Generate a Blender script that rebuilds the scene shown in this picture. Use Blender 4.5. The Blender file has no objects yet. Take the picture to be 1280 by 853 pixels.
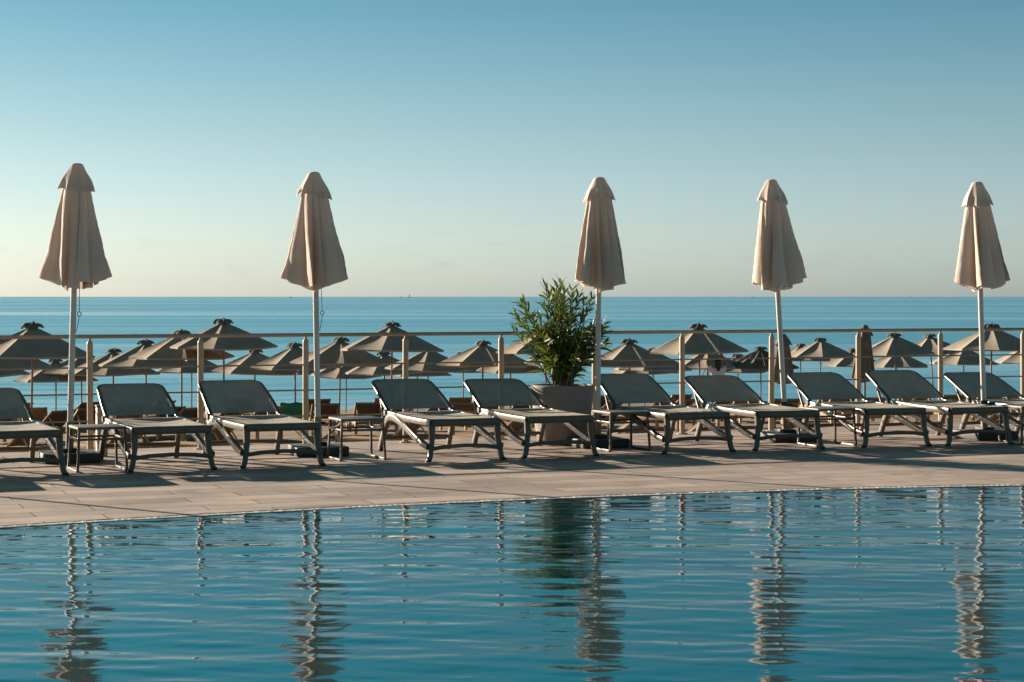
import bpy, bmesh, math, random
import numpy as np
from mathutils import Vector, Matrix, noise as mnoise
R = math.radians
C = bpy.context.scene.collection
F = 70.0/36.0*1280.0          # focal length in photo pixels
H = 1.5                       # eye height above the terrace
HY = 371.0                    # horizon row in the photo
rnd = random.Random(7)

def ground(px, py, z=0.0):    # photo pixel on a level plane -> world point
    Y = F*(H-z)/(py-HY)
    return Vector(((px-640)*Y/F, Y, z))
def at(px, py, Y):
    return Vector(((px-640)*Y/F, Y, H-(py-HY)*Y/F))

# ------------------------------------------------------------------ materials
def nodes(m):
    m.use_nodes = True
    nt = m.node_tree
    return nt, nt.nodes, nt.links
def mat(name, col, rough=0.6, var=0.12, scale=8.0, spec=0.4, metal=0.0, bump=0.0, bscale=60.0, alpha=1.0, transl=0.0, tcol=None, stretch=(1,1,1), coord='Object'):
    m = bpy.data.materials.new(name)
    nt, N, L = nodes(m)
    p = N['Principled BSDF']
    tc = N.new('ShaderNodeTexCoord'); mp = N.new('ShaderNodeMapping'); mp.inputs['Scale'].default_value = stretch
    L.new(tc.outputs[coord], mp.inputs['Vector'])
    nz = N.new('ShaderNodeTexNoise'); nz.inputs['Scale'].default_value = scale; nz.inputs['Detail'].default_value = 6; nz.inputs['Roughness'].default_value = .65
    L.new(mp.outputs[0], nz.inputs['Vector'])
    mx = N.new('ShaderNodeMix'); mx.data_type = 'RGBA'
    mr = N.new('ShaderNodeMapRange'); mr.inputs['From Min'].default_value = .3; mr.inputs['From Max'].default_value = .7
    L.new(nz.outputs['Fac'], mr.inputs['Value']); L.new(mr.outputs[0], mx.inputs['Factor'])
    mx.inputs['A'].default_value = [c*(1-var) for c in col]+[1]
    mx.inputs['B'].default_value = [min(1, c*(1+var)) for c in col]+[1]
    L.new(mx.outputs['Result'], p.inputs['Base Color'])
    p.inputs['Roughness'].default_value = rough
    p.inputs['Specular IOR Level'].default_value = spec
    p.inputs['Metallic'].default_value = metal
    if bump:
        n2 = N.new('ShaderNodeTexNoise'); n2.inputs['Scale'].default_value = bscale; n2.inputs['Detail'].default_value = 4
        L.new(mp.outputs[0], n2.inputs['Vector'])
        b = N.new('ShaderNodeBump'); b.inputs['Strength'].default_value = bump; b.inputs['Distance'].default_value = .01
        L.new(n2.outputs['Fac'], b.inputs['Height']); L.new(b.outputs[0], p.inputs['Normal'])
    out = N['Material Output']; sh = p.outputs[0]
    if transl:
        t = N.new('ShaderNodeBsdfTranslucent')
        if tcol: t.inputs['Color'].default_value = list(tcol)+[1]
        else: L.new(mx.outputs['Result'], t.inputs['Color'])
        ms = N.new('ShaderNodeMixShader'); ms.inputs[0].default_value = transl
        L.new(sh, ms.inputs[1]); L.new(t.outputs[0], ms.inputs[2]); sh = ms.outputs[0]
    if alpha < 1:
        t = N.new('ShaderNodeBsdfTransparent')
        ms = N.new('ShaderNodeMixShader'); ms.inputs[0].default_value = alpha
        L.new(t.outputs[0], ms.inputs[1]); L.new(sh, ms.inputs[2]); sh = ms.outputs[0]
    L.new(sh, out.inputs['Surface'])
    return m

M = {}
M['frame'] = mat('lounger_resin', (.112,.09,.066), rough=.38, var=.14, scale=5, spec=.45)
M['sling'] = mat('lounger_mesh', (.40,.355,.29), rough=.8, var=.12, scale=9, alpha=.975, bump=.25, bscale=420, spec=.25)
M['rubber'] = mat('dark_rubber', (.03,.03,.03), rough=.6)
M['canvas'] = mat('parasol_canvas', (.76,.645,.56), rough=.9, var=.08, scale=4, transl=.24, tcol=(.66,.55,.46), spec=.1, bump=.25, bscale=14)
M['polewhite'] = mat('white_pole_paint', (.62,.58,.53), rough=.35, var=.05, scale=6)
M['sleeve'] = mat('bronze_sleeve', (.20,.16,.115), rough=.45, var=.12)
M['tansleeve'] = mat('tan_sleeve', (.36,.29,.21), rough=.45, var=.12)
M['basegrey'] = mat('parasol_base_metal', (.055,.055,.055), rough=.6, var=.25, scale=9)
M['post'] = mat('cream_post_paint', (.42,.325,.225), rough=.5, var=.10, scale=7)
M['rail'] = mat('rail_paint', (.33,.26,.19), rough=.4, var=.12, scale=4)
M['cable'] = mat('rail_cable', (.24,.19,.14), rough=.45)
M['pot'] = mat('taupe_pot', (.29,.24,.212), rough=.75, var=.10, scale=6, bump=.1, bscale=30)
M['soil'] = mat('potting_soil', (.05,.035,.025), rough=.95, var=.4, scale=30)
M['leafstem'] = mat('oleander_stem', (.13,.12,.06), rough=.8)
M['beach_canvas'] = mat('beach_canvas', (.38,.325,.26), rough=.9, var=.12, scale=2.5, transl=.03, tcol=(.36,.19,.10), spec=.05)
M['dark_canvas'] = mat('dark_beach_canvas', (.20,.165,.13), rough=.9, var=.2, scale=6, spec=.05)
M['vent'] = mat('vent_canvas', (.15,.135,.115), rough=.9, var=.2, scale=9)
M['wood'] = mat('umbrella_wood', (.26,.135,.07), rough=.5, var=.3, scale=6, stretch=(8,8,1))
M['bedwood'] = mat('bed_wood', (.32,.185,.095), rough=.6, var=.3, scale=5, stretch=(8,2,8))
M['bedwoodpale'] = mat('bed_wood_pale', (.50,.33,.18), rough=.6, var=.25, scale=5, stretch=(8,2,8))
M['bedcloth'] = mat('bed_cloth', (.17,.115,.075), rough=.85, var=.2, scale=10)
M['whiteplastic'] = mat('white_grating', (.52,.48,.43), rough=.6, var=.35, scale=5)
M['skin'] = mat('skin', (.30,.17,.11), rough=.55)
M['hair'] = mat('dark_hair', (.03,.02,.015), rough=.5)
M['shirt'] = mat('white_shirt', (.72,.68,.66), rough=.85, var=.08)
M['shorts'] = mat('pink_shorts', (.55,.22,.2), rough=.85, var=.3, scale=40)
M['redbag'] = mat('red_bag', (.22,.03,.03), rough=.6)
M['green'] = mat('green_towel', (.05,.20,.10), rough=.9, var=.25)
M['ship'] = mat('ship_paint', (.22,.24,.27), rough=.6)
M['shipwhite'] = mat('ship_white', (.5,.5,.5), rough=.6)
M['cord'] = mat('dark_cord', (.06,.05,.045), rough=.7)
M['bollard'] = mat('bollard_paint', (.45,.38,.32), rough=.55)
M['thatch'] = mat('striped_canvas', (.15,.13,.11), rough=.9, var=.35, scale=12, transl=.1)

def deck_mat():
    m = bpy.data.materials.new('terrace_planks'); nt, N, L = nodes(m); p = N['Principled BSDF']
    tc = N.new('ShaderNodeTexCoord'); mp = N.new('ShaderNodeMapping'); mp.inputs['Rotation'].default_value = (0,0,R(-21.5))
    L.new(tc.outputs['Object'], mp.inputs['Vector'])
    br = N.new('ShaderNodeTexBrick')
    br.inputs['Scale'].default_value = 1; br.inputs['Brick Width'].default_value = 1.2; br.inputs['Row Height'].default_value = .30
    br.inputs['Mortar Size'].default_value = .006; br.inputs['Bias'].default_value = 0.0; br.offset = .37
    br.inputs['Color1'].default_value = (.335,.268,.225,1); br.inputs['Color2'].default_value = (.49,.385,.318,1); br.inputs['Mortar'].default_value = (.10,.08,.065,1)
    L.new(mp.outputs[0], br.inputs['Vector'])
    st = N.new('ShaderNodeMapping'); st.inputs['Scale'].default_value = (1.2, 9, 1); L.new(mp.outputs[0], st.inputs['Vector'])
    n1 = N.new('ShaderNodeTexNoise'); n1.inputs['Scale'].default_value = 2.2; n1.inputs['Detail'].default_value = 8; n1.inputs['Roughness'].default_value = .7
    L.new(st.outputs[0], n1.inputs['Vector'])
    n2 = N.new('ShaderNodeTexNoise'); n2.inputs['Scale'].default_value = .9; n2.inputs['Detail'].default_value = 5; L.new(mp.outputs[0], n2.inputs['Vector'])
    def mul(a, fac_out, lo, hi):
        mr = N.new('ShaderNodeMapRange'); mr.inputs['From Min'].default_value=.3; mr.inputs['From Max'].default_value=.7; mr.inputs['To Min'].default_value=lo; mr.inputs['To Max'].default_value=hi
        L.new(fac_out, mr.inputs['Value'])
        mx = N.new('ShaderNodeMix'); mx.data_type='RGBA'; mx.blend_type='MULTIPLY'; mx.inputs['Factor'].default_value=1
        L.new(a, mx.inputs['A']); L.new(mr.outputs[0], mx.inputs['B']); return mx.outputs['Result']
    c = mul(br.outputs['Color'], n1.outputs['Fac'], .74, 1.24)
    c = mul(c, n2.outputs['Fac'], .80, 1.15)
    n3 = N.new('ShaderNodeTexNoise'); n3.inputs['Scale'].default_value = 1.7; n3.inputs['Detail'].default_value = 7; n3.inputs['Roughness'].default_value = .62; n3.inputs['Distortion'].default_value = .6
    so_ = N.new('ShaderNodeMapping'); so_.inputs['Location'].default_value = (3.3,7.1,0); L.new(mp.outputs[0], so_.inputs['Vector']); L.new(so_.outputs[0], n3.inputs['Vector'])
    sr = N.new('ShaderNodeMapRange'); sr.inputs['From Min'].default_value=.57; sr.inputs['From Max'].default_value=.63; sr.inputs['To Min'].default_value=1; sr.inputs['To Max'].default_value=.80
    L.new(n3.outputs['Fac'], sr.inputs['Value'])
    sm_ = N.new('ShaderNodeMix'); sm_.data_type='RGBA'; sm_.blend_type='MULTIPLY'; sm_.inputs['Factor'].default_value=1
    L.new(c, sm_.inputs['A']); L.new(sr.outputs[0], sm_.inputs['B']); c = sm_.outputs['Result']
    L.new(c, p.inputs['Base Color'])
    rr = N.new('ShaderNodeMapRange'); rr.inputs['To Min'].default_value=.5; rr.inputs['To Max'].default_value=.8; L.new(n2.outputs['Fac'], rr.inputs['Value']); L.new(rr.outputs[0], p.inputs['Roughness'])
    p.inputs['Specular IOR Level'].default_value = .3
    b = N.new('ShaderNodeBump'); b.inputs['Strength'].default_value=.25; b.inputs['Distance'].default_value=.006
    L.new(n1.outputs['Fac'], b.inputs['Height']); L.new(b.outputs[0], p.inputs['Normal'])
    return m
M['deck'] = deck_mat()

def water_mat(name, col, rough, comps, spec=.5, ior=1.33):
    m = bpy.data.materials.new(name); nt, N, L = nodes(m); p = N['Principled BSDF']
    p.inputs['Base Color'].default_value = list(col)+[1]; p.inputs['Roughness'].default_value = rough; p.inputs['IOR'].default_value = ior
    p.inputs['Specular IOR Level'].default_value = spec
    tc = N.new('ShaderNodeTexCoord'); prev = None
    for (sx, sy, det, st, dist) in comps:
        mp = N.new('ShaderNodeMapping'); mp.inputs['Scale'].default_value = (sx, sy, 1); mp.inputs['Rotation'].default_value = (0,0,R(-8))
        L.new(tc.outputs['Object'], mp.inputs['Vector'])
        nz = N.new('ShaderNodeTexNoise'); nz.inputs['Scale'].default_value = 1; nz.inputs['Detail'].default_value = det
        L.new(mp.outputs[0], nz.inputs['Vector'])
        b = N.new('ShaderNodeBump'); b.inputs['Strength'].default_value = st; b.inputs['Distance'].default_value = dist
        L.new(nz.outputs['Fac'], b.inputs['Height'])
        if prev: L.new(prev, b.inputs['Normal'])
        prev = b.outputs[0]
    if prev: L.new(prev, p.inputs['Normal'])
    return m, p, N, L, tc
M['pool'], *_ = water_mat('pool_water', (.002,.036,.042), .035, [(10,24,3,.05,.01)], ior=1.38)
M['sea'], sp, sN, sL, stc = water_mat('sea_water', (.08,.28,.40), .22, [(.05,.16,4,.5,1.0),(.5,1.3,3,.5,.18)])
def sea_streaks():           # wind lanes: calmer and rougher bands of the sea surface
    mp = sN.new('ShaderNodeMapping'); mp.inputs['Scale'].default_value = (.0012,.011,1); sL.new(stc.outputs['Object'], mp.inputs['Vector'])
    nz = sN.new('ShaderNodeTexNoise'); nz.inputs['Scale'].default_value = 1; nz.inputs['Detail'].default_value = 6; nz.inputs['Distortion'].default_value = 1.2; sL.new(mp.outputs[0], nz.inputs['Vector'])
    mr = sN.new('ShaderNodeMapRange'); mr.inputs['From Min'].default_value=.35; mr.inputs['From Max'].default_value=.65; mr.inputs['To Min'].default_value=.12; mr.inputs['To Max'].default_value=.36
    sL.new(nz.outputs['Fac'], mr.inputs['Value']); sL.new(mr.outputs[0], sp.inputs['Roughness'])
sea_streaks()

def sand_mat():
    m = mat('beach_sand', (.27,.20,.145), rough=.95, var=.22, scale=.8, bump=.8, bscale=3.5, spec=.1); return m
M['sand'] = sand_mat()

def leaf_mat():
    m = bpy.data.materials.new('oleander_leaf'); nt, N, L = nodes(m); p = N['Principled BSDF']
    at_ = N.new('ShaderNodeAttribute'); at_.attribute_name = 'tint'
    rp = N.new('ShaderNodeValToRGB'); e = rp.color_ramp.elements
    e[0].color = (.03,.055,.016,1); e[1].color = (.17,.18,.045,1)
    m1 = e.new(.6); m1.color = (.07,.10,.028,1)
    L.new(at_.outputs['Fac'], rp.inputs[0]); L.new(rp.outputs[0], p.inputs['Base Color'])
    p.inputs['Roughness'].default_value = .42
    t = N.new('ShaderNodeBsdfTranslucent'); t.inputs['Color'].default_value = (.16,.22,.03,1)
    ms = N.new('ShaderNodeMixShader'); ms.inputs[0].default_value = .28
    L.new(p.outputs[0], ms.inputs[1]); L.new(t.outputs[0], ms.inputs[2]); L.new(ms.outputs[0], N['Material Output'].inputs['Surface'])
    return m
M['leaf'] = leaf_mat()

# ------------------------------------------------------------------ mesh helpers
class MB:
    def __init__(s): s.bm = bmesh.new()
    def box(s, c, size, rot=None, bev=0.0):
        g = bmesh.ops.create_cube(s.bm, size=1.0); vs = g['verts']
        mt = Matrix.Translation(c) @ (rot.to_4x4() if rot else Matrix.Identity(4)) @ Matrix.Diagonal((*size, 1))
        bmesh.ops.transform(s.bm, matrix=mt, verts=vs)
        if bev:
            es = list({e for v in vs for e in v.link_edges})
            bmesh.ops.bevel(s.bm, geom=es, offset=bev, segments=2, affect='EDGES', profile=.6)
        return s
    def sweep(s, pts, w, h, up=(0,0,1), n=12, power=4.0, cap=True):
        pts = [Vector(p) for p in pts]; up = Vector(up); k = len(pts)
        ws = w if isinstance(w, (list,tuple)) else [w]*k
        hs = h if isinstance(h, (list,tuple)) else [h]*k
        rings = []
        for i, p in enumerate(pts):
            a = pts[max(0,i-1)]; b = pts[min(k-1,i+1)]
            t = (b-a).normalized(); sd = t.cross(up)
            if sd.length < 1e-4: sd = t.cross(Vector((0,1,0)))
            sd.normalize(); u2 = sd.cross(t).normalized(); ring = []
            for j in range(n):
                q = 2*math.pi*(j+.5)/n; cx, cy = math.cos(q), math.sin(q)
                x = math.copysign(abs(cx)**(2/power), cx); y = math.copysign(abs(cy)**(2/power), cy)
                ring.append(s.bm.verts.new(p + sd*(x*ws[i]/2) + u2*(y*hs[i]/2)))
            rings.append(ring)
        for r0, r1 in zip(rings, rings[1:]):
            for j in range(n):
                s.bm.faces.new((r0[j], r0[(j+1)%n], r1[(j+1)%n], r1[j]))
        if cap:
            s.bm.faces.new(rings[0]); s.bm.faces.new(rings[-1][::-1])
        return s
    def tube(s, pts, r, n=10, up=(0,0,1), cap=True):
        rr = [2*x for x in r] if isinstance(r,(list,tuple)) else 2*r
        return s.sweep(pts, rr, rr, up=up, n=n, power=2.0, cap=cap)
    def lathe(s, prof, n=32, c=(0,0,0), mod=None):
        c = Vector(c); rings = []
        for (r, z) in prof:
            ring = []
            for j in range(n):
                q = 2*math.pi*j/n; rr = r*(mod(q, z) if mod else 1)
                ring.append(s.bm.verts.new(c+Vector((rr*math.cos(q), rr*math.sin(q), z))))
            rings.append(ring)
        for r0, r1 in zip(rings, rings[1:]):
            for j in range(n): s.bm.faces.new((r0[j], r0[(j+1)%n], r1[(j+1)%n], r1[j]))
        return rings
    def grid(s, fn, nu, nv, closed_u=False):
        g = [[s.bm.verts.new(fn(i/nu, j/nv)) for i in range(nu if closed_u else nu+1)] for j in range(nv+1)]
        m = len(g[0])
        for j in range(nv):
            for i in range(nu):
                s.bm.faces.new((g[j][i], g[j][(i+1)%m], g[j+1][(i+1)%m], g[j+1][i]))
        return g
    def build(s, name, material, parent=None, smooth=True, angle=40, recalc=True):
        me = bpy.data.meshes.new(name)
        if recalc: bmesh.ops.recalc_face_normals(s.bm, faces=s.bm.faces)
        s.bm.to_mesh(me); s.bm.free()
        me.materials.append(material)
        if smooth:
            me.polygons.foreach_set('use_smooth', [True]*len(me.polygons))
            me.set_sharp_from_angle(angle=R(angle))
        o = bpy.data.objects.new(name, me); C.objects.link(o)
        if parent: o.parent = parent
        return o
def tag(o, label=None, cat=None, group=None, kind=None):
    if label: o['label'] = label
    if cat: o['category'] = cat
    if group: o['group'] = group
    if kind: o['kind'] = kind
    return o
def empty(name, loc=(0,0,0), rz=0.0):
    o = bpy.data.objects.new(name, None); o.location = loc; o.rotation_euler = (0,0,rz); o.empty_display_size = .1
    C.objects.link(o); return o
def copy_tree(o, parent=None):
    c = o.copy(); C.objects.link(c)
    if parent: c.parent = parent
    for ch in [k for k in bpy.data.objects if k.parent == o]: copy_tree(ch, c)
    return c
def kids(o): return [k for k in bpy.data.objects if k.parent == o]
def arc(c, r, a0, a1, n, f):
    return [f(c[0]+r*math.cos(R(a0+(a1-a0)*i/n)), c[1]+r*math.sin(R(a0+(a1-a0)*i/n))) for i in range(n+1)]

# ------------------------------------------------------------------ terrace, pool
edge_px = [(0,657),(150,649.5),(300,638),(425,632),(640,624.5),(840,616.5),(990,610.5),(1280,605)]
eg = np.array([ground(*p)[:2] for p in edge_px])
pf = np.polyfit(eg[:,0], eg[:,1], 2); dpf = np.polyder(pf)
def E(x):
    xc = max(-4.2, min(5.2, x)); return float(np.polyval(pf, xc) + np.polyval(dpf, xc)*(x-xc))
def fence_pt(px, z=0.0):
    ppm = 132.2-.0206*px; Y = F/ppm
    return Vector(((px-640)/ppm, Y, z))
fa, fb = fence_pt(113), fence_pt(1176)
fslope = (fb.y-fa.y)/(fb.x-fa.x)
def FY(x): return fa.y + (x-fa.x)*fslope
PX0, PX1, PY0 = -15.0, 15.0, 2.0
WZ = -.008
def strip(name, xs, y0, y1, z, material, skirt=0, nv=1):
    b = MB(); bm = b.bm; prev = None
    for x in xs:
        cur = [bm.verts.new((x, y0(x)+(y1(x)-y0(x))*j/nv, z)) for j in range(nv+1)]
        if skirt:
            cur = [bm.verts.new((x, y0(x), z-skirt))]+cur+[bm.verts.new((x, y1(x), z-skirt))]
        if prev:
            for j in range(len(cur)-1): bm.faces.new((prev[j], cur[j], cur[j+1], prev[j+1]))
        prev = cur
    return b.build(name, material, smooth=False)
xs = [-30+i*.25 for i in range(241)]
d = strip('terrace', [x for x in xs if PX0 <= x <= PX1], E, lambda x: FY(x)+.35, 0, M['deck'], skirt=2.6); tag(d, kind='structure')
d = strip('terrace_side', [x for x in xs if x <= PX0], lambda x: -12, lambda x: FY(x)+.35, 0, M['deck'], skirt=2.6); tag(d, kind='structure')
d = strip('terrace_side', [x for x in xs if x >= PX1], lambda x: -12, lambda x: FY(x)+.35, 0, M['deck'], skirt=2.6); tag(d, kind='structure')
d = strip('terrace_near', [x for x in xs if PX0 <= x <= PX1], lambda x: -12, lambda x: PY0, 0, M['deck'], skirt=2.6); tag(d, kind='structure')

def pool_water():
    dense = np.arange(-5.6, 5.6001, .03)
    side = 5.6 + (np.linspace(0,1,40)[1:]**1.6)*(PX1-5.6)
    X = np.concatenate([-side[::-1], dense, side])
    near = np.linspace(0, .36, 50)[:-1]; vv = np.concatenate([near, np.linspace(.36, 1, 560)])
    Ed = np.array([E(x) for x in X])
    Xg, V = np.meshgrid(X, vv, indexing='xy'); Yg = PY0 + V*(Ed[None,:]-PY0)
    rg = np.random.RandomState(11); Z = np.zeros_like(Xg)
    for i in range(110):
        lam = .13*(1.3/.13)**rg.rand(); k = 2*np.pi/lam
        ang = np.radians(90 - 5 + rg.randn()*(17 if i % 4 else 40))
        s = .0060*(.4+rg.rand())*(1 if i % 4 else .45)
        if lam > .5: s *= .6
        ph = rg.rand()*6.283
        px_, py_ = rg.rand(2)*6.283
        env = .6+.4*np.sin(Xg*(.5+rg.rand())+px_)*np.sin(Yg*(.35+.6*rg.rand())+py_)
        Z += env*s/k*np.sin(k*(np.cos(ang)*Xg+np.sin(ang)*Yg)+ph)
    for i in range(46):                    # fine cross ripples
        lam = .085*(.24/.085)**rg.rand(); k = 2*np.pi/lam; ang = np.radians(90 - 5 + rg.randn()*42); ph = rg.rand()*6.283; px_, py_ = rg.rand(2)*6.283
        env = .55+.45*np.sin(Xg*(.8+1.5*rg.rand())+px_)*np.sin(Yg*(.6+rg.rand())+py_)
        Z += env*.0032*(.4+rg.rand())/k*np.sin(k*(np.cos(ang)*Xg+np.sin(ang)*Yg)+ph)
    Z += WZ
    ny, nx = Xg.shape
    co = np.stack([Xg, Yg, Z], -1).reshape(-1,3).astype(np.float32)
    idx = np.arange(ny*nx).reshape(ny,nx)
    q = np.stack([idx[:-1,:-1], idx[:-1,1:], idx[1:,1:], idx[1:,:-1]], -1).reshape(-1,4).astype(np.int32)
    me = bpy.data.meshes.new('pool_water')
    me.vertices.add(len(co)); me.vertices.foreach_set('co', co.ravel())
    me.loops.add(q.size); me.loops.foreach_set('vertex_index', q.ravel())
    me.polygons.add(len(q)); me.polygons.foreach_set('loop_start', np.arange(0, q.size, 4, dtype=np.int32)); me.polygons.foreach_set('loop_total', np.full(len(q), 4, dtype=np.int32))
    me.update(calc_edges=True); me.validate()
    me.polygons.foreach_set('use_smooth', [True]*len(me.polygons)); me.materials.append(M['pool'])
    o = bpy.data.objects.new('pool_water', me); C.objects.link(o); tag(o, kind='structure')
pool_water()

def pool_grating():          # white slotted overflow grating along the far pool edge
    b = MB(); rg = random.Random(4); x = -8.0
    while x < 9.5:
        sl = math.atan(np.polyval(dpf, max(-4.2,min(5.2,x)))); nrm = Vector((math.sin(sl), -math.cos(sl), 0)); tan = Vector((math.cos(sl), math.sin(sl), 0))
        p = Vector((x, E(x), 0)) + nrm*.04
        if rg.random() < .8:
            b.box(p+Vector((0,0,-.0055+rg.uniform(-.001,.001))), (rg.uniform(.030,.040), rg.uniform(.045,.06), .006), Matrix.Rotation(sl+rg.uniform(-.15,.15), 3, 'Z'))
        x += .046*math.cos(sl)
    prev = None
    for i in range(141):
        x = -8+i*.125; sl = math.atan(np.polyval(dpf, max(-4.2,min(5.2,x)))); nrm = Vector((math.sin(sl), -math.cos(sl), 0))
        p = Vector((x, E(x), 0)); a = [p+nrm*.003+Vector((0,0,-.004)), p+nrm*.088+Vector((0,0,-.004)), p+nrm*.088+Vector((0,0,-.2)), p+nrm*.003+Vector((0,0,-.2))]
        cur = [b.bm.verts.new(v) for v in a]
        if prev:
            for j in range(4): b.bm.faces.new((prev[j], cur[j], cur[(j+1)%4], prev[(j+1)%4]))
        prev = cur
    tag(b.build('pool_kerb', M['whiteplastic'], smooth=False), kind='structure')
pool_grating()

# ------------------------------------------------------------------ beach and sea
SA = R(14)
def g_s(s):
    if s < 46: return -1.75
    if s < 92: return -1.75-.0425*(s-46)
    return -1.75-.0425*46-.07*(s-92)
def gz(x, y): return g_s(y*math.cos(SA)-x*math.sin(SA))
def beach():
    b = MB(); ss = [-40,0,20]+[24+i*1.0 for i in range(80)]+[110,140]; rr = [-300,-160,-90]+[-60+i*1.5 for i in range(101)]+[120,200,320]
    def P(r, s):
        x = r*math.cos(SA)-s*math.sin(SA); y = r*math.sin(SA)+s*math.cos(SA)
        z = g_s(s)
        if s > 24 and s < 104: z += .10*mnoise.noise((r*.35, s*.35, 0)) + .05*mnoise.noise((r*1.1, s*1.1, 3)) - .02
        return (x, y, z)
    g = [[b.bm.verts.new(P(r, s)) for r in rr] for s in ss]
    for j in range(len(ss)-1):
        for i in range(len(rr)-1): b.bm.faces.new((g[j][i], g[j][i+1], g[j+1][i+1], g[j+1][i]))
    tag(b.build('beach', M['sand'], angle=180), kind='structure')
beach()
def sea():
    b = MB(); bm = b.bm
    ys = [20, 120, 600, 3000, 15000, 90000]; ws = [400, 600, 1500, 5000, 20000, 90000]
    prev = None
    for y, w in zip(ys, ws):
        cur = [bm.verts.new((w*t, y, -3.6)) for t in (-1,-.5,0,.5,1)]
        if prev:
            for j in range(4): bm.faces.new((prev[j], prev[j+1], cur[j+1], cur[j]))
        prev = cur
    tag(b.build('sea', M['sea'], smooth=False), kind='structure')
sea()

# ------------------------------------------------------------------ railing
post_px = [-32,113,251,382,507,627,743,853,964,1073,1176,1279,1378]
def railing():
    o = empty('terrace_railing', fence_pt(640))
    tag(o, 'cream railing with round posts and thin cables along the sea edge of the terrace', 'railing')
    inv = -fence_pt(640); ang = math.atan(fslope)
    pm = None
    for px in post_px:
        p = fence_pt(px)+inv
        if pm is None:
            b = MB(); b.lathe([(.001,0),(.06,0),(.06,.012),(.030,.014),(.030,1.045),(.027,1.062),(.016,1.072),(.013,1.10),(.001,1.10)], 20)
            po = b.build('post', M['post'], o); pm = po
        else:
            po = pm.copy(); C.objects.link(po); po.parent = o
        po.location = p; po.rotation_euler = (rnd.uniform(-.006,.006), rnd.uniform(-.006,.006), 0)
    a, c = fence_pt(-60)+inv, fence_pt(1400)+inv
    n = 40
    def line(z, sag=0): return [a.lerp(c, i/n)+Vector((0,0,z)) for i in range(n+1)]
    MB().tube(line(1.115), .019, 12).build('handrail', M['rail'], o)
    off = Vector((math.sin(ang)*-.05, math.cos(ang)*.05, 0))
    for z, r in ((.815,.0085),(.56,.0085),(.30,.0085)):
        MB().tube([p+off*0 for p in line(z)], r, 8).build('cable', M['cable'], o)
railing()

def bollard(px, py, h, w, label):
    p = ground(px, py); o = empty('bollard', p, R(21)); tag(o, label, 'bollard')
    MB().box((0,0,h/2), (w,w,h), bev=.012).build('body', M['bollard'], o)
    MB().box((0,0,h+.012), (w*1.12,w*1.12,.02), bev=.006).build('cap', M['basegrey'], o)
bollard(127, 570.5, .46, .10, 'short square tan bollard between the railing post and the reclined lounger on the left')

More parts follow.
